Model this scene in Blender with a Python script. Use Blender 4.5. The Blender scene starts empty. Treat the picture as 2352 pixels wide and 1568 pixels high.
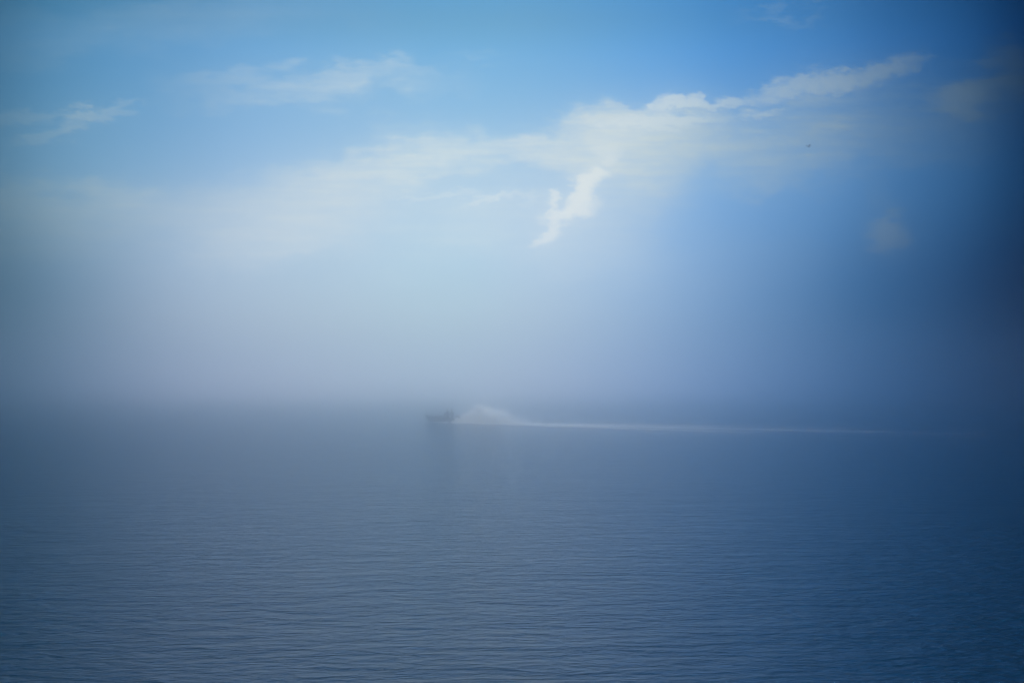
import bpy, bmesh, math, random
import numpy as np
from mathutils import Vector, Matrix

R = math.radians
scene = bpy.context.scene
COL = scene.collection

# ---------------------------------------------------------------- camera
CAM_H = 4.8                       # metres above the sea
PITCH = 1.86                      # degrees above the horizon
cam_data = bpy.data.cameras.new("camera")
cam_data.lens = 50.0
cam_data.sensor_width = 36.0
cam_data.clip_start = 0.1
cam_data.clip_end = 9000.0
cam = bpy.data.objects.new("camera", cam_data)
COL.objects.link(cam)
cam.location = (0, 0, CAM_H)
cam.rotation_euler = (R(90 + PITCH), 0, 0)
scene.camera = cam

# ---------------------------------------------------------------- light, exposure
SUN_EL, SUN_AZ = 42.0, -170.0      # degrees; azimuth from straight ahead, negative is left
scene.view_settings.view_transform = 'Standard'
scene.view_settings.look = 'None'
scene.view_settings.gamma = 1.0
scene.view_settings.use_curve_mapping = False
scene.view_settings.exposure = 0.33
scene.render.engine = 'CYCLES'
scene.cycles.volume_bounces = 14
scene.cycles.max_bounces = 20
scene.cycles.use_denoising = True

sun_data = bpy.data.lights.new("sun", 'SUN')
sun_data.energy = 5.0
sun_data.angle = R(3)
sun_data.color = (1.0, 0.96, 0.90)
sun = bpy.data.objects.new("sun", sun_data)
COL.objects.link(sun)
sd = Vector((math.sin(R(SUN_AZ)) * math.cos(R(SUN_EL)), math.cos(R(SUN_AZ)) * math.cos(R(SUN_EL)), math.sin(R(SUN_EL))))
sun.rotation_euler = (-sd).to_track_quat('-Z', 'Y').to_euler()


# ---------------------------------------------------------------- node helper
class N:
    """short hand for building node trees"""
    def __init__(self, tree):
        self.t = tree
        self.n = tree.nodes
        self.l = tree.links

    def put(self, sock, v):
        if hasattr(v, 'is_output'):
            self.l.new(v, sock)
        elif v is not None:
            sock.default_value = v

    def math(self, op, a, b=None, c=None, clamp=False):
        m = self.n.new('ShaderNodeMath'); m.operation = op; m.use_clamp = clamp
        self.put(m.inputs[0], a)
        if b is not None: self.put(m.inputs[1], b)
        if c is not None: self.put(m.inputs[2], c)
        return m.outputs[0]

    def vec(self, op, a, b=None, scale=None):
        m = self.n.new('ShaderNodeVectorMath'); m.operation = op
        self.put(m.inputs[0], a)
        if b is not None: self.put(m.inputs[1], b)
        if scale is not None: self.put(m.inputs['Scale'], scale)
        return m.outputs['Value'] if op in ('DOT_PRODUCT', 'LENGTH') else m.outputs[0]

    def xyz(self, x, y, z):
        m = self.n.new('ShaderNodeCombineXYZ')
        self.put(m.inputs[0], x); self.put(m.inputs[1], y); self.put(m.inputs[2], z)
        return m.outputs[0]

    def sep(self, v):
        m = self.n.new('ShaderNodeSeparateXYZ'); self.put(m.inputs[0], v)
        return m.outputs

    def noise(self, v, scale=1.0, detail=4.0, rough=0.55, dist=0.0, lac=2.0):
        m = self.n.new('ShaderNodeTexNoise'); m.noise_dimensions = '3D'
        self.put(m.inputs['Vector'], v); m.inputs['Scale'].default_value = scale
        m.inputs['Detail'].default_value = detail; m.inputs['Roughness'].default_value = rough
        m.inputs['Lacunarity'].default_value = lac; m.inputs['Distortion'].default_value = dist
        return m.outputs

    def mapr(self, v, a, b, c=0.0, d=1.0, kind='SMOOTHSTEP'):
        m = self.n.new('ShaderNodeMapRange'); m.interpolation_type = kind
        self.put(m.inputs[0], v)
        for i, x in enumerate((a, b, c, d)): self.put(m.inputs[1 + i], x)
        return m.outputs[0]

    def mapping(self, v, loc=(0, 0, 0), rot=(0, 0, 0), scale=(1, 1, 1), kind='POINT'):
        m = self.n.new('ShaderNodeMapping'); m.vector_type = kind
        self.put(m.inputs[0], v)
        m.inputs[1].default_value = loc; m.inputs[2].default_value = rot; m.inputs[3].default_value = scale
        return m.outputs[0]

    def ramp(self, v, stops, interp='B_SPLINE'):
        m = self.n.new('ShaderNodeValToRGB'); self.put(m.inputs[0], v)
        cr = m.color_ramp; cr.interpolation = interp
        while len(cr.elements) > 1: cr.elements.remove(cr.elements[-1])
        cr.elements[0].position = stops[0][0]; cr.elements[0].color = tuple(stops[0][1]) + (1,)
        for p, c in stops[1:]:
            e = cr.elements.new(p); e.color = tuple(c) + (1,)
        top = max(max(c) for _, c in stops)
        if top > 1:                                   # ramps clamp at one: divide here, multiply back after
            for e in cr.elements:
                e.color = tuple(x / top for x in e.color[:3]) + (1,)
            return self.vec('SCALE', m.outputs[0], scale=top)
        return m.outputs[0]

    def mix(self, f, a, b, kind='MIX'):
        m = self.n.new('ShaderNodeMix'); m.data_type = 'RGBA'; m.blend_type = kind
        self.put(m.inputs[0], f); self.put(m.inputs[6], a); self.put(m.inputs[7], b)
        return m.outputs[2]


# ---------------------------------------------------------------- sky
# tangent-plane coordinates of the sky ahead: U = 10 x/y, V = 10 z/y of the world direction
FPX = 3267.0
def uv(px, py):
    d = Matrix.Rotation(R(PITCH), 3, 'X') @ Vector(((px - 1176) / FPX, 1.0, (784 - py) / FPX))
    return 10 * d.x / d.y, 10 * d.z / d.y

world = bpy.data.worlds.new("World")
scene.world = world
world.use_nodes = True
wt = world.node_tree
wt.nodes.clear()
w = N(wt)
tc = wt.nodes.new('ShaderNodeTexCoord').outputs['Generated']
sky = wt.nodes.new('ShaderNodeTexSky')
sky.sky_type = 'NISHITA'
sky.sun_disc = False
sky.sun_elevation = R(SUN_EL)
sky.sun_rotation = R(SUN_AZ)
sky.air_density = 1.0; sky.dust_density = 1.5; sky.ozone_density = 1.5
dx, dy, dz = w.sep(tc)
az = w.math('ARCTAN2', dx, dy)                       # radians, 0 straight ahead, positive right
el = w.math('ARCSINE', w.math('MINIMUM', w.math('MAXIMUM', dz, -1.0), 1.0))

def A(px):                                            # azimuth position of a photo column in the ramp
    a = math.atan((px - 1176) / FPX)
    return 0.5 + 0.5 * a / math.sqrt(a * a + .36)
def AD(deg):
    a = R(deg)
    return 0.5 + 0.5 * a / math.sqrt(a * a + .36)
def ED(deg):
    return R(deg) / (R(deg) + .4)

# sky colour by azimuth: lens vignette painted in, bright ahead, darker to both sides
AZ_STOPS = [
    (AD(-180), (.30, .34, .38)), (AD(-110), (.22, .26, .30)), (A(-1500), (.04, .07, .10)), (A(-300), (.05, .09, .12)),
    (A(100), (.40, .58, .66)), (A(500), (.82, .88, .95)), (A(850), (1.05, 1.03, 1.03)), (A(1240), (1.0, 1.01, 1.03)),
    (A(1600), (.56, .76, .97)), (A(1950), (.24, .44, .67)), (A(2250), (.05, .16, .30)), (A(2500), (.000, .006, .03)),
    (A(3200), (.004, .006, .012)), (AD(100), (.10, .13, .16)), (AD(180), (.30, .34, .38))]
AZ_HIGH = [                                           # the same painted vignette well above the horizon: a narrower bright middle
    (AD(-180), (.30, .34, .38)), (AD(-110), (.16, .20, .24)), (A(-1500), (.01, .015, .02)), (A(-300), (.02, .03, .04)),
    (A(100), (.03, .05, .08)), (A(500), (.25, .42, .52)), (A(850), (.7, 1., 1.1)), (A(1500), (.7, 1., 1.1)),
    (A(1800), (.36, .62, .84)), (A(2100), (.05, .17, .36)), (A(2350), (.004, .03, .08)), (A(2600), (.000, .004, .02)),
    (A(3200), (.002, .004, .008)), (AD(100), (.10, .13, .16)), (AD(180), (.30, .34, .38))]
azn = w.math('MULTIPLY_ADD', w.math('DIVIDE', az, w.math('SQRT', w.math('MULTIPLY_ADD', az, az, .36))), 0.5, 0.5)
AZ_LOW = [                                            # and at the horizon the painted darkening to the right comes closer in
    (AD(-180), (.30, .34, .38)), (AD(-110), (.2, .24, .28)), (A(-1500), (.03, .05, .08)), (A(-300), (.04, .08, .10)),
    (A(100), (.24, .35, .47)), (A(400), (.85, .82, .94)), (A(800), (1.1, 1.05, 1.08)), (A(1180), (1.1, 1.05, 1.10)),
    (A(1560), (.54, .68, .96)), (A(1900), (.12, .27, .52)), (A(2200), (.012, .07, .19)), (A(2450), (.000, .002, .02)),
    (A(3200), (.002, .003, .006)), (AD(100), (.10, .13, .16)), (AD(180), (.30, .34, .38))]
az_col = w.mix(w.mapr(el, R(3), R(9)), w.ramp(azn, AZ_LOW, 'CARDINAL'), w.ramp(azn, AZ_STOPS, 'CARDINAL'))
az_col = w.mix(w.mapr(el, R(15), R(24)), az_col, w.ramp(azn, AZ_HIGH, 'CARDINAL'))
# sky by height: horizon and band above frame boosted to light fog and water
elp = w.math('MAXIMUM', el, 0.0)
eln = w.math('DIVIDE', elp, w.math('ADD', elp, 0.4))
EL_STOPS = [(0.0, (2.5, 2.5, 3.4)), (ED(1), (1.3, 1.38, 1.8)), (ED(2), (.92, 1.0, 1.24)), (ED(3.5), (.80, .87, 1.02)), (ED(5), (.77, .85, .96)),
            (ED(8), (.84, .90, .95)), (ED(13), (.60, .90, .97)), (ED(16), (.42, .88, 1.06)), (ED(20), (.12, 1.8, 3.3)), (ED(25), (.1, 3.0, 5.6)),
            (ED(36), (.1, 2.4, 4.6)), (ED(55), (.2, .5, .8)), (1.0, (.15, .25, .35))]
el_col = w.ramp(eln, EL_STOPS, 'CARDINAL')
SKY_GAIN = 1.0
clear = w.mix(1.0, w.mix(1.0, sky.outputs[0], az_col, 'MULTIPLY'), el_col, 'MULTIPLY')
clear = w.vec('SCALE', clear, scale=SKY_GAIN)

ys = w.math('MAXIMUM', dy, 0.05)
U = w.math('MULTIPLY', w.math('DIVIDE', dx, ys), 10.0)
V = w.math('MULTIPLY', w.math('DIVIDE', dz, ys), 10.0)
P = w.xyz(U, V, 0.0)
front = w.mapr(dy, 0.3, 0.6)
Pst = w.mapping(P, scale=(1.0, 2.2, 1.0))
n1 = w.noise(Pst, 1.3, 3, .5)[1]
n2 = w.noise(Pst, 5.0, 6, .62)[1]
n3 = w.noise(w.mapping(P, loc=(3, 1, 0), rot=(0, 0, R(8)), scale=(1.6, 16, 1)), 1.0, 5, .6)[0]   # long streaks
n4 = w.noise(w.mapping(P, loc=(7, 2, 0), scale=(1, 1.3, 1)), 12.0, 7, .68)[0]                    # fine curdling
half = (0.5, 0.5, 0.5)
w1 = w.vec('SCALE', w.vec('SUBTRACT', n1, half), scale=0.55)
w2 = w.vec('SCALE', w.vec('SUBTRACT', n2, half), scale=0.42)
P_soft = w.vec('ADD', P, w.vec('ADD', w1, w2))
P_puff = w.vec('ADD', P, w.vec('SCALE', w2, scale=.45))
P_hard = w.vec('ADD', P, w.vec('ADD', w.vec('SCALE', w1, scale=.25), w.vec('SCALE', w2, scale=.8)))

# every cloud: centre x, y and half sizes in photo units, tilt, thickness, softness, kind
CLOUDS = [
    # the anvil band and its left half
    (1230, 338, 440, 42, 6, .60, .75, 's'), (820, 400, 190, 66, 14, .38, .7, 's'), (640, 510, 200, 75, 8, .36, .7, 's'),
    (1490, 330, 230, 60, 3, .62, .7, 's'), (850, 345, 90, 28, 8, .25, .6, 's'), (430, 455, 260, 40, 8, .18, .8, 's'),
    (1000, 500, 300, 110, 0, .20, .9, 's'), (1540, 385, 90, 80, -30, .35, .8, 's'), (1450, 400, 110, 80, 30, .34, .8, 's'),
    (1330, 560, 120, 60, 10, .25, .9, 's'), (1500, 262, 60, 10, -8, .40, .6, 'h'), (1520, 284, 130, 13, 0, .55, .6, 'h'),
    (1770, 245, 130, 14, 6, .30, .8, 's'), (1748, 261, 40, 7, 3, .45, .5, 'h'),
    (2270, 222, 100, 36, 4, .60, .6, 's'), (2330, 175, 70, 38, -20, .50, .7, 's'),
    # veil under the streak
    (1720, 335, 300, 60, 0, .46, .8, 's'), (1740, 392, 80, 26, 18, .36, .7, 's'), (1840, 320, 120, 14, 4, .40, .6, 's'),
    (2000, 290, 330, 80, 4, .42, .9, 's'), (1650, 600, 330, 60, 0, .16, .9, 's'), (1440, 480, 90, 120, 20, .22, .9, 's'),
    (2046, 546, 40, 26, 0, .75, .7, 's'), (2030, 470, 34, 60, 0, .16, .9, 's'), (1512, 490, 22, 26, 0, .12, .9, 's'),
    # upper left
    (720, 200, 260, 36, 4, .34, .9, 's'), (850, 170, 110, 24, 4, .26, .9, 's'),
    (70, 266, 150, 14, 1, .20, .8, 'h'), (235, 254, 80, 12, 10, .24, .7, 'h'), (172, 286, 38, 24, 50, .22, .7, 'h'),
    (110, 318, 80, 12, 14, .22, .7, 'h'), (100, 440, 240, 40, -4, .38, .7, 's'), (180, 520, 420, 80, 2, .34, .9, 's'),
    (300, 60, 380, 60, 6, .14, .9, 's'), (930, 290, 90, 18, 4, .12, .9, 's'),
    # thin bright flecks in the gap
    (1010, 447, 90, 7, 4, .30, .7, 'h'), (1115, 463, 44, 11, 22, .40, .6, 'h'), (1180, 458, 60, 9, -6, .30, .7, 'h'),
    (1100, 500, 200, 30, 4, .16, .9, 's'), (700, 556, 70, 12, 8, .22, .8, 's'),
    (1800, 42, 95, 12, 3, .20, .9, 's'), (1110, 125, 60, 10, 0, .10, .9, 's'),
]
erode = w.math('MULTIPLY', w.math('SUBTRACT', n4, 0.5), 1.9)     # cauliflower edges
def puffs(ox, oy, k, rows):
    """rows measured in an enlarged cut-out of the photograph: its corner ox, oy and enlargement k"""
    f = 2352 / 2500
    for X, Y, a, b, ang, amp, soft in rows:
        CLOUDS.append(((ox + X / k) * f, (oy + Y / k) * f, a / k * f * 1.36, b / k * f * 1.36, ang, min(.9, amp * (1.15 if k > 5 else 1)), soft * (1.1 if k > 5 else 1), 'c'))
# the towering edge, head by head
puffs(1300, 350, 5.805, [(30, 1430, 80, 28, 25, .45, .6), (130, 1370, 75, 42, 30, .55, .5), (235, 1330, 85, 50, 25, .60, .5), (315, 1250, 85, 70, 0, .55, .5),
    (270, 1150, 55, 75, 0, .45, .5), (130, 1095, 45, 40, 0, .25, .7), (232, 970, 42, 60, 0, .50, .4), (268, 870, 45, 70, 0, .45, .5), (285, 765, 55, 55, 0, .60, .4),
    (395, 782, 32, 26, 0, .45, .6), (350, 1050, 120, 70, 0, .45, .6), (455, 1030, 120, 75, 10, .60, .5), (560, 950, 130, 80, 10, .60, .5), (660, 870, 150, 90, 10, .60, .5),
    (770, 860, 120, 120, 0, .55, .6), (560, 795, 75, 40, 20, .45, .5), (730, 740, 95, 95, 0, .75, .5), (690, 620, 100, 75, 0, .75, .5), (770, 530, 110, 80, 0, .75, .5),
    (860, 450, 120, 80, 0, .75, .5), (1010, 450, 90, 50, -15, .55, .5), (700, 450, 55, 45, 0, .45, .5), (870, 380, 65, 50, 0, .40, .6), (1110, 240, 85, 70, 0, .40, .6),
    (1050, 120, 140, 90, 0, .35, .7), (515, 590, 24, 24, 0, .30, .7), (560, 440, 50, 20, 0, .25, .7)])
# small cumulus heads, and the long bright streak to their right
puffs(1200, 200, 2.613, [(1100, 145, 62, 34, 10, .60, .4), (1165, 122, 66, 38, 0, .65, .35), (1235, 128, 60, 34, 0, .65, .35), (1305, 120, 52, 38, 0, .70, .35),
    (1345, 138, 36, 32, 0, .65, .35), (1200, 155, 150, 18, 0, .45, .5), (1430, 163, 52, 18, 10, .55, .4), (1500, 145, 80, 24, 6, .60, .4), (1590, 138, 80, 16, 3, .40, .6),
    (1720, 202, 90, 17, 0, .50, .5), (1070, 250, 330, 26, 2, .35, .7), (840, 330, 160, 60, 10, .25, .8)])
puffs(1600, 0, 2.613, [(730, 605, 110, 40, 12, .42, .6), (860, 562, 130, 52, 12, .46, .55), (1000, 545, 140, 62, 8, .46, .55), (1050, 450, 40, 16, 25, .15, .8), (1150, 528, 120, 52, 8, .46, .55),
    (1310, 498, 140, 52, 16, .46, .55), (1460, 448, 140, 52, 18, .44, .55), (1590, 400, 120, 42, 18, .36, .65), (900, 650, 260, 26, 2, .20, .8), (1480, 1500, 85, 60, 0, .75, .7),
    (1950, 640, 110, 60, 0, .45, .7)])
trans = {'s': None, 'h': None, 'c': None}
PXY = {c: w.sep(v) for c, v in (('h', P_hard), ('s', P_soft), ('c', P_puff))}
last = None
CLOUDS.sort(key=lambda c: c[7])
for (cx, cy, a, b, ang, amp, soft, kind) in CLOUDS:
    u0, v0 = uv(cx, cy)
    # the running product rides along in z, unused there, so that the chain is worked through one cloud at a time
    q = w.mapping(w.xyz(PXY[kind][0], PXY[kind][1], last if last is not None else 0.0), loc=(u0, v0, 0), rot=(0, 0, R(ang)),
                  scale=(a * 10 / FPX, b * 10 / FPX, 1), kind='TEXTURE')
    r = w.vec('LENGTH', w.vec('MULTIPLY', q, (1, 1, 0)))
    if kind in 'hc': r = w.math('ADD', r, erode)
    t = w.mapr(r, 1 - soft, 1 + soft * .9, 1.0 - amp, 1.0)
    trans[kind] = t if trans[kind] is None else w.math('MULTIPLY', trans[kind], t)
    last = trans[kind]
streak = w.mapr(n3, .30, .70, .55, 1.35, 'LINEAR')
curd = w.mapr(n4, .30, .70, .80, 1.12, 'LINEAR')
d_hard = w.math('MULTIPLY', w.math('SUBTRACT', 1.0, w.math('MULTIPLY', trans['h'], trans['c'])), front)
dens = w.math('MULTIPLY', w.math('SUBTRACT', 1.0, trans['s']), w.math('MULTIPLY', streak, curd), clamp=True)
# clouds of the rest of the sky, seen as a flat layer
zz = w.math('ADD', w.math('MAXIMUM', dz, 0.0), 0.12)
lay = w.xyz(w.math('DIVIDE', dx, zz), w.math('DIVIDE', dy, zz), 0.0)
nl = w.noise(w.mapping(lay, loc=(4, 2, 0), scale=(.7, 1.1, 1)), 1.1, 6, .55, .4)[0]
rest = w.math('MULTIPLY', w.mapr(nl, .45, .75, 0, .5), w.math('SUBTRACT', 1.0, w.math('MULTIPLY', front, w.mapr(V, 2.4, 3.6, 1, .3))))
dens = w.math('MAXIMUM', w.math('MULTIPLY', dens, front), rest)
CLOUD_BASE = (7.0, 7.0, 6.2)      # thin cloud in the sky's own units
HEAD_BASE = (8.8, 8.3, 7.1)      # thick cloud heads
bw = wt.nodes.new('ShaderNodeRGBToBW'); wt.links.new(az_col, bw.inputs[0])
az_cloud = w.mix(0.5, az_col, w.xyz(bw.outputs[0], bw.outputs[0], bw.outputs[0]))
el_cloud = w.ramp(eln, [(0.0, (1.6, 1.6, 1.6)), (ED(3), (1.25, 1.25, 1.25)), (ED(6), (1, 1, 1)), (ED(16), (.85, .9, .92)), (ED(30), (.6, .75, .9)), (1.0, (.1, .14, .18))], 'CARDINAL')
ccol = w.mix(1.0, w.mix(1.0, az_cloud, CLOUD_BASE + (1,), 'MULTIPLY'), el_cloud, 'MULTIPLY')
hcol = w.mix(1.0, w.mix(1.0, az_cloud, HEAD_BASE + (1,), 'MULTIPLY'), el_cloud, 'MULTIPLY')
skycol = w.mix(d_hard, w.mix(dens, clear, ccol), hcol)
bg = wt.nodes.new('ShaderNodeBackground')
bg.inputs['Strength'].default_value = 0.1
wt.links.new(skycol, bg.inputs['Color'])
out = wt.nodes.new('ShaderNodeOutputWorld')
wt.links.new(bg.outputs[0], out.inputs['Surface'])


# ---------------------------------------------------------------- object helpers
def tag(o, label=None, cat=None, group=None, kind=None):
    if label: o['label'] = label
    if cat: o['category'] = cat
    if group: o['group'] = group
    if kind: o['kind'] = kind
    return o

def mesh_obj(name, verts, faces, mat=None, parent=None, smooth=False):
    me = bpy.data.meshes.new(name)
    me.from_pydata([tuple(v) for v in verts], [], faces)
    me.update()
    if smooth:
        for p in me.polygons: p.use_smooth = True
    o = bpy.data.objects.new(name, me)
    if mat: me.materials.append(mat)
    COL.objects.link(o)
    if parent: o.parent = parent
    return o

def new_mat(name):
    m = bpy.data.materials.new(name); m.use_nodes = True
    m.node_tree.nodes.clear()
    k = N(m.node_tree)
    o = m.node_tree.nodes.new('ShaderNodeOutputMaterial')
    p = m.node_tree.nodes.new('ShaderNodeBsdfPrincipled')
    m.node_tree.links.new(p.outputs[0], o.inputs['Surface'])
    return m, k, p, o

# ---------------------------------------------------------------- sea
EXT = 520.0
HEAD = R(140.5)                   # the boat's course, from the x axis
ARM = math.tan(R(12.0))
WAKE_O = (-9.8 - 2.75 * math.cos(HEAD), 196.0 - 2.75 * math.sin(HEAD))   # the stern on the water
m_sea, k, p, o_ = new_mat("sea_water")
geo = m_sea.node_tree.nodes.new('ShaderNodeNewGeometry').outputs['Position']
p.inputs['IOR'].default_value = 1.333
p.inputs['Roughness'].default_value = 0.11
p.inputs['Base Color'].default_value = (.001, .016, .035, 1)
big = k.noise(k.mapping(geo, rot=(0, 0, R(-14)), scale=(.14, .34, 0)), 1.0, 2, .5, .6)[0]     # long swell
chop = k.noise(k.mapping(geo, rot=(0, 0, R(-16)), scale=(.75, 1.7, 0)), 1.0, 4, .6, .5)[0]   # wind chop
rip = k.noise(k.mapping(geo, rot=(0, 0, R(10)), scale=(2.6, 4.4, 0)), 1.0, 5, .6, .4)[0]     # ripples
# the two spreading arms of the boat's wake, as low ridges: x' runs along the boat's course
wl = k.sep(k.mapping(geo, loc=(WAKE_O[0], WAKE_O[1], 0), rot=(0, 0, HEAD), kind='TEXTURE'))
ws = k.math('MULTIPLY', wl[0], -1.0)
wob = k.noise(k.mapping(geo, scale=(.12, .12, 0)), 1.0, 3, .6)[0]
wy = k.math('ADD', k.math('ABSOLUTE', wl[1]), k.math('MULTIPLY', k.math('SUBTRACT', wob, .5), 1.6))
wd = k.math('SUBTRACT', wy, k.math('MULTIPLY', ws, ARM))
def ridge(off, width):
    q = k.math('DIVIDE', k.math('ADD', wd, off), width)
    return k.math('EXPONENT', k.math('MULTIPLY', k.math('MULTIPLY', q, q), -1.0))
arm = k.math('ADD', ridge(0.0, 1.0), k.math('MULTIPLY', ridge(4.5, 1.3), .5))
arm = k.math('MULTIPLY', arm, k.math('MULTIPLY', k.mapr(ws, 0, 6), k.mapr(ws, 70, 170, .9, .5)))
h = k.math('ADD', k.math('MULTIPLY', big, .26), k.math('ADD', k.math('MULTIPLY', chop, .31), k.math('MULTIPLY', rip, .15)))
h = k.math('ADD', h, arm)
bump = m_sea.node_tree.nodes.new('ShaderNodeBump')
bump.inputs['Strength'].default_value = 1.0
bump.inputs['Distance'].default_value = 1.0
m_sea.node_tree.links.new(h, bump.inputs['Height'])
m_sea.node_tree.links.new(bump.outputs[0], p.inputs['Normal'])
sea = mesh_obj("sea", [(-EXT, -EXT, 0), (EXT, -EXT, 0), (EXT, EXT, 0), (-EXT, EXT, 0)], [(0, 1, 2, 3)], m_sea)
tag(sea, kind='structure')

# ---------------------------------------------------------------- haze
HAZE_TOP = 19.0
m_haze = bpy.data.materials.new("sea_fog"); m_haze.use_nodes = True
ht = m_haze.node_tree; ht.nodes.clear()
pv = ht.nodes.new('ShaderNodeVolumePrincipled')
pv.inputs['Color'].default_value = (.968, .99, 1.0, 1)
pv.inputs['Density'].default_value = 0.0104
pv.inputs['Anisotropy'].default_value = 0.99
ho = ht.nodes.new('ShaderNodeOutputMaterial')
ht.links.new(pv.outputs[0], ho.inputs['Volume'])
def box_obj(name, lo, hi, mat):
    x0, y0, z0 = lo; x1, y1, z1 = hi
    v = [(x0, y0, z0), (x1, y0, z0), (x1, y1, z0), (x0, y1, z0), (x0, y0, z1), (x1, y0, z1), (x1, y1, z1), (x0, y1, z1)]
    f = [(3, 2, 1, 0), (4, 5, 6, 7), (0, 1, 5, 4), (1, 2, 6, 5), (2, 3, 7, 6), (3, 0, 4, 7)]
    return mesh_obj(name, v, f, mat)
haze = box_obj("haze", (-EXT - 5, -EXT - 5, -1.0), (EXT + 5, EXT + 5, HAZE_TOP), m_haze)
tag(haze, 'pale blue fog lying low over the sea', 'haze', kind='stuff')


# ---------------------------------------------------------------- materials
def simple(name, col, rough=.5, metal=0.0, var=0.0, scale=8.0, coat=0.0):
    m, k, p, o = new_mat(name)
    p.inputs['Roughness'].default_value = rough
    p.inputs['Metallic'].default_value = metal
    p.inputs['Coat Weight'].default_value = coat
    if var:
        t = m.node_tree.nodes.new('ShaderNodeTexCoord').outputs['Object']
        n = k.noise(t, scale, 4, .6)[0]
        c = k.mix(n, tuple(x * (1 - var) for x in col) + (1,), tuple(min(1, x * (1 + var)) for x in col) + (1,))
        m.node_tree.links.new(c, p.inputs['Base Color'])
    else:
        p.inputs['Base Color'].default_value = tuple(col) + (1,)
    return m

M_hull = simple("hull_paint", (.07, .09, .13), .4, 0, .25, 3, .2)
M_rail = simple("rubber", (.02, .02, .022), .7, 0, .2)
M_deck = simple("deck_paint", (.16, .18, .20), .7, 0, .2)
M_box = simple("grp", (.10, .12, .15), .5, 0, .15)
M_black = simple("black_plastic", (.02, .02, .025), .35, 0, .2, 8, .3)
M_metal = simple("dull_metal", (.35, .36, .38), .4, 1.0, .1)
M_skin = simple("skin", (.38, .22, .15), .55, 0, .1, 20)
M_jacket_a = simple("navy_cloth", (.022, .03, .05), .85, 0, .25, 12)
M_jacket_b = simple("grey_cloth", (.05, .055, .065), .85, 0, .25, 12)
M_trouser = simple("dark_trouser_cloth", (.025, .027, .032), .9, 0, .25, 12)
M_lip = simple("lips", (.30, .12, .10), .5)
M_hair = simple("dark_hair", (.02, .015, .012), .7, 0, .3, 60)
M_shoe = simple("boot_rubber", (.02, .02, .02), .6)
M_bird = simple("dark_feathers", (.018, .02, .03), .7, 0, .3, 40)

m_glass, k, p, o_ = new_mat("tinted_screen")
p.inputs['Base Color'].default_value = (.25, .3, .35, 1); p.inputs['Roughness'].default_value = .08
p.inputs['Transmission Weight'].default_value = .8; p.inputs['IOR'].default_value = 1.45

def foam_mat(name, sss):
    m, k, p, o = new_mat(name)
    p.inputs['Base Color'].default_value = (.86, .88, .90, 1)
    p.inputs['Roughness'].default_value = .6
    tr = m.node_tree.nodes.new('ShaderNodeBsdfTranslucent'); tr.inputs['Color'].default_value = (.86, .90, .93, 1)
    mx = m.node_tree.nodes.new('ShaderNodeMixShader'); mx.inputs[0].default_value = sss
    m.node_tree.links.new(p.outputs[0], mx.inputs[1]); m.node_tree.links.new(tr.outputs[0], mx.inputs[2])
    m.node_tree.links.new(mx.outputs[0], o.inputs['Surface'])
    return m
M_foam = foam_mat("sea_foam", .35)
M_spray = foam_mat("spray_drops", .25)

# ---------------------------------------------------------------- shape helpers
def empty(name, loc, rot=(0, 0, 0)):
    o = bpy.data.objects.new(name, None); COL.objects.link(o)
    o.location = loc; o.rotation_euler = rot; o.empty_display_size = .3
    return o

def bm_obj(name, bm, mat, parent=None, smooth=False, bevel=0.0):
    if bevel:
        bmesh.ops.bevel(bm, geom=[e for e in bm.edges if e.calc_face_angle(0) > .5], offset=bevel, segments=2, affect='EDGES', profile=.6)
    bmesh.ops.recalc_face_normals(bm, faces=bm.faces)
    me = bpy.data.meshes.new(name); bm.to_mesh(me); bm.free()
    for q in me.polygons: q.use_smooth = smooth
    me.materials.append(mat)
    o = bpy.data.objects.new(name, me); COL.objects.link(o)
    if parent: o.parent = parent
    return o

def add_box(bm, c, size, rot=(0, 0, 0), taper=1.0):
    from mathutils import Euler
    m = Matrix.Translation(c) @ Euler(rot).to_matrix().to_4x4()
    vs = []
    for z in (-.5, .5):
        t = taper if z > 0 else 1.0
        for x, y in ((-.5, -.5), (.5, -.5), (.5, .5), (-.5, .5)):
            vs.append(bm.verts.new(m @ Vector((x * size[0] * t, y * size[1] * t, z * size[2]))))
    for f in ((3, 2, 1, 0), (4, 5, 6, 7), (0, 1, 5, 4), (1, 2, 6, 5), (2, 3, 7, 6), (3, 0, 4, 7)):
        bm.faces.new([vs[i] for i in f])

def add_tube(bm, pts, rad, seg=8, closed=False):
    pts = [Vector(q) for q in pts]
    rads = rad if isinstance(rad, (list, tuple)) else [rad] * len(pts)
    rings = []
    n = len(pts)
    for i, q in enumerate(pts):
        if closed: d = pts[(i + 1) % n] - pts[i - 1]
        else: d = pts[min(i + 1, n - 1)] - pts[max(i - 1, 0)]
        d.normalize()
        a = d.cross(Vector((0, 0, 1)))
        if a.length < 1e-3: a = d.cross(Vector((0, 1, 0)))
        a.normalize(); b = d.cross(a)
        rings.append([bm.verts.new(q + (a * math.cos(t) + b * math.sin(t)) * rads[i]) for t in (2 * math.pi * j / seg for j in range(seg))])
    for i in range(n if closed else n - 1):
        r0, r1 = rings[i], rings[(i + 1) % n]
        for j in range(seg):
            bm.faces.new((r0[j], r0[(j + 1) % seg], r1[(j + 1) % seg], r1[j]))
    if not closed:
        bm.faces.new(rings[0][::-1]); bm.faces.new(rings[-1])

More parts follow.
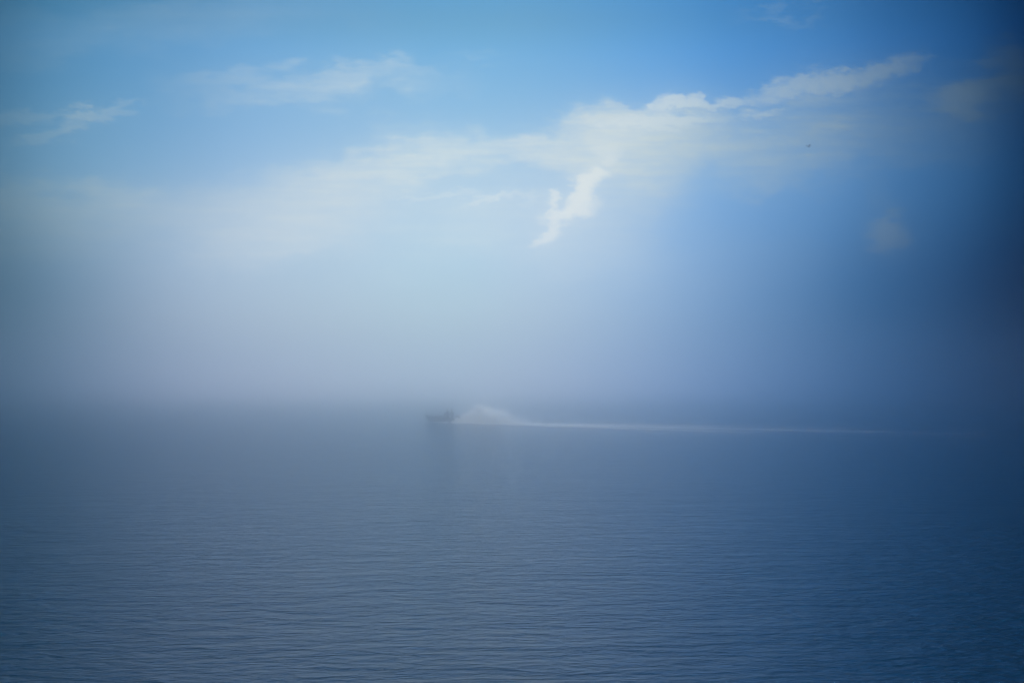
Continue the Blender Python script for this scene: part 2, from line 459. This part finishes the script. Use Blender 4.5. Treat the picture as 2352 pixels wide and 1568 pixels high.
def skin_mesh(name, nodes, edges, mat, parent, sub=2, root=0):
    """one continuous surface grown over a skeleton: nodes are (x, y, z, rx, ry)"""
    me = bpy.data.meshes.new(name + "_bones")
    me.from_pydata([n[:3] for n in nodes], edges, [])
    t = bpy.data.objects.new(name + "_bones", me); COL.objects.link(t)
    md = t.modifiers.new("skin", 'SKIN'); md.use_smooth_shade = True
    ss = t.modifiers.new("sub", 'SUBSURF'); ss.levels = sub; ss.render_levels = sub
    sv = me.skin_vertices[0].data
    for i, n in enumerate(nodes):
        sv[i].radius = (n[3], n[4]); sv[i].use_root = (i == root)
    dg = bpy.context.evaluated_depsgraph_get(); dg.update()
    out = bpy.data.meshes.new_from_object(t.evaluated_get(dg))
    out.name = name; out.materials.clear(); out.materials.append(mat)
    for q in out.polygons: q.use_smooth = True
    bpy.data.objects.remove(t)
    bpy.data.meshes.remove(me)
    o = bpy.data.objects.new(name, out); COL.objects.link(o); o.parent = parent
    return o

# ---------------------------------------------------------------- the boat (x forward, y to port, z up, origin on the water amidships)
BOAT_L = 5.5
boat = empty("motor_boat", (-9.8, 196.0, 0.0), (0, R(-2.5), HEAD))
tag(boat, 'small dark open motor boat speeding left through the fog with two people standing aft', 'boat')

def hull_station(t):
    """t 0 at the transom, 1 at the stem: x, half beam, sheer height, chine half beam, chine height, keel height"""
    x = -2.75 + BOAT_L * t
    hb = 1.0 * (1 - max(0, (t - .45) / .55) ** 2.3) * (.93 + .07 * min(1, t / .3))
    hb = max(hb, .03)
    sheer = .68 + .26 * t ** 2.2
    chb = hb * (.86 - .25 * max(0, t - .5))
    chz = .06 + .42 * max(0, (t - .5) / .5) ** 1.8
    kz = -.22 + .66 * max(0, (t - .62) / .38) ** 2.2
    return x, hb, sheer, chb, chz, kz

bm = bmesh.new()
TS = [i / 22 for i in range(23)]
outer = []
inner = []
FLOOR = .14
for t in TS:
    x, hb, sh, cb, cz, kz = hull_station(t)
    rake = .18 * max(0, t - .6) / .4
    prof = [(hb, sh, rake), (hb * .97, (sh + cz) / 2 + .04, rake * .6), (cb, cz, rake * .2), (cb * .5, (cz + kz) / 2 - .01, 0)]
    ring = [bm.verts.new((x + r, y, z)) for y, z, r in prof] + [bm.verts.new((x, 0, kz))] + [bm.verts.new((x + r, -y, z)) for y, z, r in prof[::-1]]
    outer.append(ring)
    ih = max(hb - .07, .01); fz = max(FLOOR, cz + .06); fb = max(min(cb - .08, ih), .008)
    ix = min(x, 2.6)
    inner.append([bm.verts.new((ix + rake, ih, sh)), bm.verts.new((ix, fb, fz)), bm.verts.new((ix, -fb, fz)), bm.verts.new((ix + rake, -ih, sh))])
for i in range(len(TS) - 1):
    for j in range(len(outer[0]) - 1):
        bm.faces.new((outer[i][j], outer[i][j + 1], outer[i + 1][j + 1], outer[i + 1][j]))
    for j in range(3):
        bm.faces.new((inner[i][j], inner[i + 1][j], inner[i + 1][j + 1], inner[i][j + 1]))
    bm.faces.new((outer[i][0], outer[i + 1][0], inner[i + 1][0], inner[i][0]))
    bm.faces.new((outer[i][-1], inner[i][-1], inner[i + 1][-1], outer[i + 1][-1]))
bm.faces.new(outer[0]); bm.faces.new(inner[0][::-1])
bm.faces.new((outer[0][0], inner[0][0], inner[0][3], outer[0][-1]))
bm.faces.new(outer[-1][::-1]); bm.faces.new(inner[-1])
bm.faces.new((outer[-1][0], outer[-1][-1], inner[-1][3], inner[-1][0]))
hull = bm_obj("hull", bm, M_hull, boat, True)
md = hull.modifiers.new("edge", 'EDGE_SPLIT'); md.split_angle = R(35)

bm = bmesh.new()                                          # rub rail following the sheer
pts = []
for t in TS:
    x, hb, sh, cb, cz, kz = hull_station(t); pts.append((x + .18 * max(0, t - .6) / .4, hb + .012, sh - .03))
pts = pts + [(q[0], -q[1], q[2]) for q in pts[::-1]]
add_tube(bm, pts, .035, 8, closed=True)
bm_obj("rub_rail", bm, M_rail, boat, True)

bm = bmesh.new()                                          # foredeck
row = []
for t in (.66, .74, .82, .9, .96, 1.0):
    x, hb, sh, cb, cz, kz = hull_station(t)
    xx = x + .18 * max(0, t - .6) / .4
    row.append([bm.verts.new((xx, hb * .96, sh + .006)), bm.verts.new((xx, 0, sh + .05)), bm.verts.new((xx, -hb * .96, sh + .006))])
for a, b in zip(row, row[1:]):
    for j in range(2): bm.faces.new((a[j], b[j], b[j + 1], a[j + 1]))
bmesh.ops.solidify(bm, geom=bm.faces[:], thickness=.03)
bm_obj("foredeck", bm, M_box, boat)

bm = bmesh.new()                                          # bow rail
add_tube(bm, [(1.5, .80, .80), (1.7, .78, 1.03), (2.3, .50, 1.10), (2.72, .12, 1.13), (2.78, 0, 1.13), (2.72, -.12, 1.13), (2.3, -.50, 1.10), (1.7, -.78, 1.03), (1.5, -.80, .80)], .014, 6)
for sx in (1, -1):
    add_tube(bm, [(2.3, sx * .52, .90), (2.3, sx * .50, 1.10)], .012, 6)
bm_obj("bow_rail", bm, M_metal, boat, True)

bm = bmesh.new(); add_box(bm, (-.32, 0, .56), (.62, 1.50, .84), taper=.94)      # locker seat ahead of the console
bm_obj("locker_seat", bm, M_box, boat, bevel=.03)
bm = bmesh.new(); add_box(bm, (-1.02, 0, .66), (.40, .85, 1.02), taper=.85)
console = bm_obj("console", bm, M_box, boat, bevel=.03)
bm = bmesh.new(); add_box(bm, (-.86, 0, 1.27), (.02, .72, .26), (0, R(-22), 0))
bm_obj("windscreen", bm, m_glass, console, bevel=.004)
bm = bmesh.new()
add_tube(bm, [(-1.27 + .04 * math.sin(a), .17 * math.cos(a) + .16, 1.08 + .165 * math.sin(a)) for a in (2 * math.pi * i / 16 for i in range(16))], .013, 6, closed=True)
add_tube(bm, [(-1.18, .16, 1.06), (-1.27, .16, 1.08)], .02, 6)
add_tube(bm, [(-1.27, .0, 1.08), (-1.27, .32, 1.08)], .009, 6)
bm_obj("steering_wheel", bm, M_black, console, True)

# outboard motor on the transom
motor = empty("outboard_motor", (-2.80, 0, .62)); motor.parent = boat
bm = bmesh.new()
secs = [(.00, .22, .30), (.12, .30, .36), (.30, .32, .38), (.44, .27, .33), (.52, .17, .22)]
rr = []
for z, wy_, wx_ in secs:
    rr.append([bm.verts.new((-.20 + wx_ * math.copysign(abs(math.cos(a)) ** .7, math.cos(a)) - .06 * z, wy_ * .8 * math.copysign(abs(math.sin(a)) ** .7, math.sin(a)), z)) for a in (2 * math.pi * i / 16 for i in range(16))])
for a, b in zip(rr, rr[1:]):
    for j in range(16): bm.faces.new((a[j], a[(j + 1) % 16], b[(j + 1) % 16], b[j]))
bm.faces.new(rr[0][::-1]); bm.faces.new(rr[-1])
bm_obj("cowling", bm, M_black, motor, True)
bm = bmesh.new(); add_box(bm, (-.14, 0, -.38), (.20, .11, .80), taper=1.25); add_box(bm, (-.22, 0, -.72), (.42, .26, .025)); 
add_tube(bm, [(.02, 0, -.86), (-.08, 0, -.86), (-.36, 0, -.86), (-.44, 0, -.86)], [.02, .055, .055, .03], 10)
bm_obj("drive_leg", bm, M_black, motor, bevel=.008)
bm = bmesh.new()
for i in range(3):
    a = 2 * math.pi * i / 3
    add_box(bm, (-.42, .09 * math.cos(a), -.86 + .09 * math.sin(a)), (.012, .15, .09), (a, R(20), 0))
bm_obj("propeller", bm, M_metal, motor)
bm = bmesh.new(); add_box(bm, (.02, 0, .02), (.10, .28, .22))
bm_obj("clamp_bracket", bm, M_metal, motor, bevel=.01)
bm = bmesh.new(); add_box(bm, (-2.15, 0, .32), (.5, 1.3, .30))
bm_obj("stern_bench", bm, M_deck, boat, bevel=.02)

# ---------------------------------------------------------------- people
def mirror(n):
    return (n[0], -n[1], n[2]) + tuple(n[3:])

def hand_nodes(wrist, fwd, up, side, nodes, edges, iw):
    """palm, four fingers of different length and a thumb, closed round something held"""
    W, f, u, s = Vector(wrist), Vector(fwd).normalized(), Vector(up).normalized(), Vector(side).normalized()
    def add(v, r, prev):
        nodes.append((v.x, v.y, v.z, r, r)); edges.append((prev, len(nodes) - 1)); return len(nodes) - 1
    palm = add(W + f * .05, .024, iw)
    for i, L in enumerate((.070, .080, .075, .058)):
        off = s * (.030 - .020 * i)
        k0 = add(W + f * .088 + off, .0105, palm)
        k1 = add(W + f * (.088 + L * .42) + off - u * .012, .0090, k0)
        k2 = add(W + f * (.088 + L * .50) + off - u * (.012 + L * .40), .0085, k1)
        add(W + f * (.088 + L * .22) + off - u * (.014 + L * .55), .0075, k2)
    t0 = add(W + f * .035 + s * .036 - u * .008, .0125, palm)
    t1 = add(W + f * .070 + s * .046 - u * .028, .0105, t0)
    add(W + f * .092 + s * .032 - u * .045, .0090, t1)

def person(loc, rz, label, jacket, hair_long, pose, height=1.72):
    root = empty("person", loc, (0, 0, rz)); root.parent = None
    tag(root, label, 'person', 'people standing in the motor boat')
    S = height / 1.75
    lean = pose['lean']
    def P(x, y, z, r, r2=None):
        x = x + lean * max(0, z - .9)                       # leaning from the hips
        return (x * S, y * S, z * S, r * S, (r2 or r) * S)
    nodes, edges = [], []
    def add(n, prev=None):
        nodes.append(n)
        if prev is not None: edges.append((prev, len(nodes) - 1))
        return len(nodes) - 1
    pel = add(P(-.02, 0, .95, .15, .11))
    wa = add(P(0, 0, 1.08, .135, .10), pel)
    ch = add(P(.01, 0, 1.28, .155, .115), wa)
    nb = add(P(0, 0, 1.44, .085, .075), ch)
    nk = add(P(.015, 0, 1.51, .052), nb)
    jaw = add(P(.035, 0, 1.58, .062, .070), nk)
    hd = add(P(.03, 0, 1.66, .076, .092), jaw)
    add(P(.025, 0, 1.72, .060, .075), hd)
    wr = {}
    for sg, A_ in ((1, pose['left']), (-1, pose['right'])):
        sh = add(P(0, sg * .17, 1.40, .062), nb)
        el_ = add(P(A_[0][0], sg * A_[0][1], A_[0][2], .042), sh)
        w_ = add(P(A_[1][0], sg * A_[1][1], A_[1][2], .027), el_)
        wr[sg] = w_
        hand_nodes(nodes[w_][:3], (1, 0, -.05), (0, 0, 1), (0, -sg, 0), nodes, edges, w_)
        hp = add(P(-.01, sg * .10, .86, .095), pel)
        kn = add(P(pose['knee'][0], sg * .13, .49, .058), hp)
        an = add(P(pose['knee'][1], sg * .15, .09, .038), kn)
        hl = add(P(pose['knee'][1] + .02, sg * .15, .045, .038), an)
        add(P(pose['knee'][1] + .17, sg * .165, .03, .030), hl)
    body = skin_mesh("body", nodes, edges, M_skin, root, 1)
    hx, hz = nodes[hd][0], nodes[hd][2]                      # face: nose, ears, eyes, mouth
    bm = bmesh.new()
    add_tube(bm, [(hx + .082, 0, hz + .015), (hx + .102, 0, hz - .022), (hx + .088, 0, hz - .035)], [.007, .014, .008], 8)
    bm_obj("nose", bm, M_skin, body, True)
    for sg in (1, -1):
        bm = bmesh.new()
        add_tube(bm, [(hx - .01, sg * .074, hz + .02), (hx - .005, sg * .088, hz), (hx, sg * .074, hz - .03)], [.008, .014, .007], 8)
        bm_obj("ear", bm, M_skin, body, True)
        bm = bmesh.new()
        bmesh.ops.create_uvsphere(bm, u_segments=10, v_segments=8, radius=.011, matrix=Matrix.Translation((hx + .084, sg * .030, hz + .006)))
        bm_obj("eye", bm, M_hair, body, True)
    bm = bmesh.new()
    add_tube(bm, [(hx + .083, -.022, hz - .058), (hx + .088, 0, hz - .060), (hx + .083, .022, hz - .058)], .004, 6)
    bm_obj("mouth", bm, M_lip, body, True)
    # hair
    bm = bmesh.new()
    bmesh.ops.create_icosphere(bm, subdivisions=3, radius=.108)
    rnd = random.Random(int(hz * 1000) + int(hair_long))
    for v in bm.verts:
        v.co = Vector((v.co.x * 1.0, v.co.y * .86, v.co.z * .98))
        if v.co.x > .03 and v.co.z < .045: v.co.x = .03 + (v.co.x - .03) * .1; v.co.z = max(v.co.z, -.01)
        if v.co.z < -.03 and not hair_long: v.co.z = -.03 + (v.co.z + .03) * .25
        if hair_long and v.co.z < -.03: v.co.z *= 1.9
        v.co += Vector((rnd.uniform(-1, 1), rnd.uniform(-1, 1), rnd.uniform(-1, 1))) * .004
        v.co += Vector((hx - .012, 0, hz + .028))
    bm_obj("hair", bm, M_hair, body, True)
    # jacket: torso and sleeves, trousers: hips and legs, boots
    def clothes(name, keys, mat, grow):
        idx = {}
        nn, ee = [], []
        for i in keys:
            n = nodes[i]; idx[i] = len(nn)
            nn.append(n[:3] + (n[3] + grow, n[4] + grow))
        for a, b in edges:
            if a in idx and b in idx: ee.append((idx[a], idx[b]))
        return skin_mesh(name, nn, ee, mat, root, 2)
    per = 4 + 4 + 0
    names = list(range(len(nodes)))
    arm_idx, leg_idx = [], []
    def is_child(a): return [b for (x, b) in edges if x == a]
    for sh in [b for b in is_child(nb) if b != nk]:
        e = is_child(sh)[0]; q = is_child(e)[0]
        arm_idx += [sh, e, q]
    for hp in [b for b in is_child(pel) if b != wa]:
        kn = is_child(hp)[0]; an = is_child(kn)[0]; leg_idx += [hp, kn, an]
    clothes("jacket", [wa, ch, nb] + [pel] + arm_idx, jacket, .042)
    clothes("trousers", [pel] + leg_idx, M_trouser, .016)
    for hp in leg_idx[2::3]:
        hl = is_child(hp)[0]; toe = is_child(hl)[0]
        nn = [nodes[i][:3] + (nodes[i][3] + .012, nodes[i][4] + .012) for i in (hp, hl, toe)]
        skin_mesh("boot", nn, [(0, 1), (1, 2)], M_shoe, root, 2)
    return root

boat_mat = Matrix.Translation((-9.8, 196.0, 0)) @ Matrix.Rotation(HEAD, 4, 'Z') @ Matrix.Rotation(R(-2.5), 4, 'Y')
def on_deck(x, y):
    return boat_mat @ Vector((x, y, FLOOR))
pa = person(on_deck(-1.62, .34), HEAD, 'person in a dark jacket steering, left one of the two in the boat', M_jacket_a, False,
            dict(lean=.16, left=((.14, .26, 1.12), (.33, .20, 1.04)), right=((.14, .24, 1.12), (.34, .14, 1.06)), knee=(.07, -.03)), 1.84)
pb = person(on_deck(-1.72, -.42), HEAD, 'person in a dark grey jacket, right one of the two standing in the boat', M_jacket_b, False,
            dict(lean=.10, left=((.10, .27, 1.10), (.34, .16, 1.10)), right=((-.03, .28, 1.12), (.16, .32, .98)), knee=(.04, -.05)), 1.80)
bm = bmesh.new()                                          # grab bar on the console for the second person
add_tube(bm, [(-1.22, -.38, .98), (-1.30, -.38, 1.22), (-1.30, -.12, 1.26), (-1.24, -.10, 1.02)], .014, 6)
bm_obj("grab_bar", bm, M_metal, console, True)

# ---------------------------------------------------------------- wake foam and spray
rng = np.random.default_rng(11)
WC, WS = math.cos(HEAD), math.sin(HEAD)
def to_world(s, y, z):
    """s metres behind the stern, y to port, z up"""
    return np.stack([WAKE_O[0] - s * WC - y * WS, WAKE_O[1] - s * WS + y * WC, z], -1)

def lumps(name, c, size, flat, mat, kind_label):
    """many small irregular octahedra"""
    n = len(c)
    base = np.array([(1, 0, 0), (-1, 0, 0), (0, 1, 0), (0, -1, 0), (0, 0, 1), (0, 0, -1)], float)
    tri = np.array([(0, 2, 4), (2, 1, 4), (1, 3, 4), (3, 0, 4), (2, 0, 5), (1, 2, 5), (3, 1, 5), (0, 3, 5)])
    sc = np.stack([size * rng.uniform(.6, 1.4, n), size * rng.uniform(.6, 1.4, n), size * flat * rng.uniform(.6, 1.4, n)], -1)
    a = rng.uniform(0, 2 * np.pi, n)
    v = base[None] * sc[:, None] * rng.uniform(.75, 1.25, (n, 6, 1))
    x = v[..., 0] * np.cos(a)[:, None] - v[..., 1] * np.sin(a)[:, None]
    y = v[..., 0] * np.sin(a)[:, None] + v[..., 1] * np.cos(a)[:, None]
    v = np.stack([x, y, v[..., 2]], -1) + c[:, None]
    f = (tri[None] + (np.arange(n) * 6)[:, None, None]).reshape(-1, 3)
    me = bpy.data.meshes.new(name)
    me.vertices.add(n * 6); me.vertices.foreach_set('co', v.reshape(-1).astype(np.float32))
    me.loops.add(f.size); me.loops.foreach_set('vertex_index', f.reshape(-1).astype(np.int32))
    me.polygons.add(len(f)); me.polygons.foreach_set('loop_start', np.arange(0, f.size, 3, dtype=np.int32))
    me.polygons.foreach_set('loop_total', np.full(len(f), 3, np.int32))
    me.update(calc_edges=True); me.validate()
    me.materials.append(mat)
    o = bpy.data.objects.new(name, me); COL.objects.link(o)
    tag(o, kind_label[0], kind_label[1], kind='stuff')
    return o

# foam: a churned core that thins out, and a crest of foam on each arm
def wobble(s, seed):
    r = np.random.default_rng(seed)
    return sum(r.uniform(.3, 1) * np.sin(s / r.uniform(1.2, 9) + r.uniform(0, 6)) for _ in range(6)) / 3
C, Z = [], []
n = 22000                                                  # core
s = rng.exponential(14, n); s = s[s < 75] - 1.8
wdt = .55 + .055 * np.clip(s, 0, None) ** .9
y = rng.normal(0, 1, len(s)) * wdt * .6
keep = rng.uniform(0, 1, len(s)) < .55 + .45 * wobble(s, 3)
s, y = s[keep], y[keep]
hh = .16 * np.exp(-np.clip(s, 0, None) / 9) + .03
C.append(to_world(s, y, rng.uniform(0, 1, len(s)) ** 2 * hh)); Z.append(rng.uniform(.025, .09, len(s)))
for side, num, far in ((1, 30000, 20), (-1, 13000, 20)):     # port arm is nearer and brighter
    s = rng.exponential(far * .62, num); s = s[s < 54]
    wid = .16 + .012 * s
    inner_ = rng.uniform(0, 1, len(s)) < .35
    y = side * (ARM * s + .75 + wobble(s, 5 + side) * .25 - inner_ * rng.exponential(1.0, len(s)) * (.4 + s * .02)) + rng.normal(0, 1, len(s)) * wid
    keep = rng.uniform(0, 1, len(s)) < .70 + .3 * wobble(s * 1.7, 9 + side)
    s, y, inner_ = s[keep], y[keep], inner_[keep]
    crest = np.where(inner_, .03, .20 * np.exp(-s / 45) + .04)
    C.append(to_world(s, y, rng.uniform(0, 1, len(s)) ** 1.5 * crest)); Z.append(rng.uniform(.015, .055, len(s)))
s = rng.uniform(-3.6, 0, 1800)                              # wash thrown out along the hull aft
y = np.sign(rng.uniform(-1, 1, 1800)) * (1.0 + (-s < 3.6) * (s + 3.6) * .13 + rng.normal(0, .07, 1800))
keep = rng.uniform(0, 1, 1800) < (s + 3.6) / 3.6
s, y = s[keep], y[keep]
C.append(to_world(s, y, rng.uniform(0, .05 + .05 * (s + 3.6), len(s)))); Z.append(rng.uniform(.02, .06, len(s)))
lumps("wake", np.concatenate(C), np.concatenate(Z), .45, M_foam,
      ('long white foam wake trailing right from the motor boat across the water', 'wake'))

# spray: drops flung up by the propeller, each on its own arc
N_SP = 58000
HS = np.array([0, .3, 2.0, 2.9, 3.7, 4.5, 5.7, 7.6, 9.0, 11.3, 13.7, 17.0])       # reach of the plume behind the stern
HZ = np.array([.15, .45, .75, 1.2, 1.9, 2.2, 1.75, 1.75, 1.2, .75, .45, .1])         # and its height there
NB = 520                                                    # bursts, each a short streak of drops on its way
bs = np.concatenate([rng.uniform(.2, 9, NB * 3 // 5), rng.gamma(2.4, 2.6, NB - NB * 3 // 5)])
ragged = 1 + .20 * np.sin(bs * 5.3 + 1) * np.sin(bs * 2.1) + .12 * np.sin(bs * 11.0)
bz = np.interp(bs, HS, HZ) * ragged * rng.uniform(0, 1, NB) ** .75
by = rng.normal(0, .30 + .05 * bs, NB)
bl = rng.uniform(.15, .8, NB)
ba = np.interp(bs, [0, 4, 6, 9, 14], [.75, 1.0, .3, -.6, -1.1]) + rng.normal(0, .25, NB)
wgt = (.35 + rng.gamma(.9, .8, NB)) * np.interp(bs, [0, 3, 6, 10, 16], [1, 1.3, 1, .6, .3])
bi = rng.choice(NB, N_SP, p=wgt / wgt.sum())
q = rng.normal(0, .5, N_SP)
spread = .04 + .022 * bs[bi]
s = bs[bi] + q * bl[bi] * np.cos(ba[bi]) + rng.normal(0, 1, N_SP) * spread
z = bz[bi] + q * bl[bi] * np.sin(ba[bi]) + rng.normal(0, 1, N_SP) * spread * .8
y = by[bi] + rng.normal(0, 1, N_SP) * (spread + .05)
ok = (z > .0) & (s > -.2)
size = rng.uniform(.012, .036, N_SP) * np.where(rng.uniform(0, 1, N_SP) < .06, 1.7, 1)
pl = to_world(s[ok], y[ok], z[ok])
lumps("spray", pl, size[ok], 1.0, M_spray, ('white plume of spray thrown up behind the motor boat', 'spray'))

# ---------------------------------------------------------------- the bird
d = Matrix.Rotation(R(PITCH), 3, 'X') @ Vector(((1857 - 1176) / FPX, 1.0, (784 - 337) / FPX))
bird_pos = Vector((0, 0, CAM_H)) + d * 80
bm = bmesh.new()
add_tube(bm, [(.075, 0, .004), (.066, 0, .004), (.050, 0, .003), (.020, 0, 0), (-.02, 0, 0), (-.055, 0, .004), (-.085, 0, .006), (-.12, 0, .007)],
         [.002, .011, .015, .021, .019, .010, .005, .002], 10)
for sg in (1, -1):
    prof = [(0.012, .035, .028), (.05, .048, .020), (.10, .042, .012), (.145, .005, -.006), (.175, -.050, -.058)]
    top, bot = [], []
    for i, (yy, le, te) in enumerate(prof):
        z = .010 + .06 * math.sin(min(1, yy / .1) * 1.2) - .12 * max(0, yy - .1)
        te2 = te - .05 if i < 4 else te
        top.append((bm.verts.new((le, sg * yy, z + .003)), bm.verts.new((te2, sg * yy, z + .001))))
        bot.append((bm.verts.new((le, sg * yy, z - .003)), bm.verts.new((te2, sg * yy, z - .001))))
    for i in range(len(prof) - 1):
        bm.faces.new((top[i][0], top[i + 1][0], top[i + 1][1], top[i][1]))
        bm.faces.new((bot[i][0], bot[i][1], bot[i + 1][1], bot[i + 1][0]))
        bm.faces.new((top[i][0], bot[i][0], bot[i + 1][0], top[i + 1][0]))
        bm.faces.new((top[i][1], top[i + 1][1], bot[i + 1][1], bot[i][1]))
    bm.faces.new((top[0][0], top[0][1], bot[0][1], bot[0][0])); bm.faces.new((top[-1][0], bot[-1][0], bot[-1][1], top[-1][1]))
    bmesh.ops.create_cone(bm, cap_ends=True, segments=5, radius1=.009, radius2=.001, depth=.07,
                          matrix=Matrix.Translation((-.12, sg * .014, .006)) @ Matrix.Rotation(R(-90), 4, 'Y') @ Matrix.Rotation(R(-14 * sg), 4, 'X'))
bird = bm_obj("swallow", bm, M_bird, None, True)
bird.location = bird_pos
bird.scale = (1.25, 1.25, 1.25)
bird.rotation_euler = (R(28), R(30), R(-28))
tag(bird, 'tiny dark swallow gliding high above the sea right of the bright cloud', 'bird')
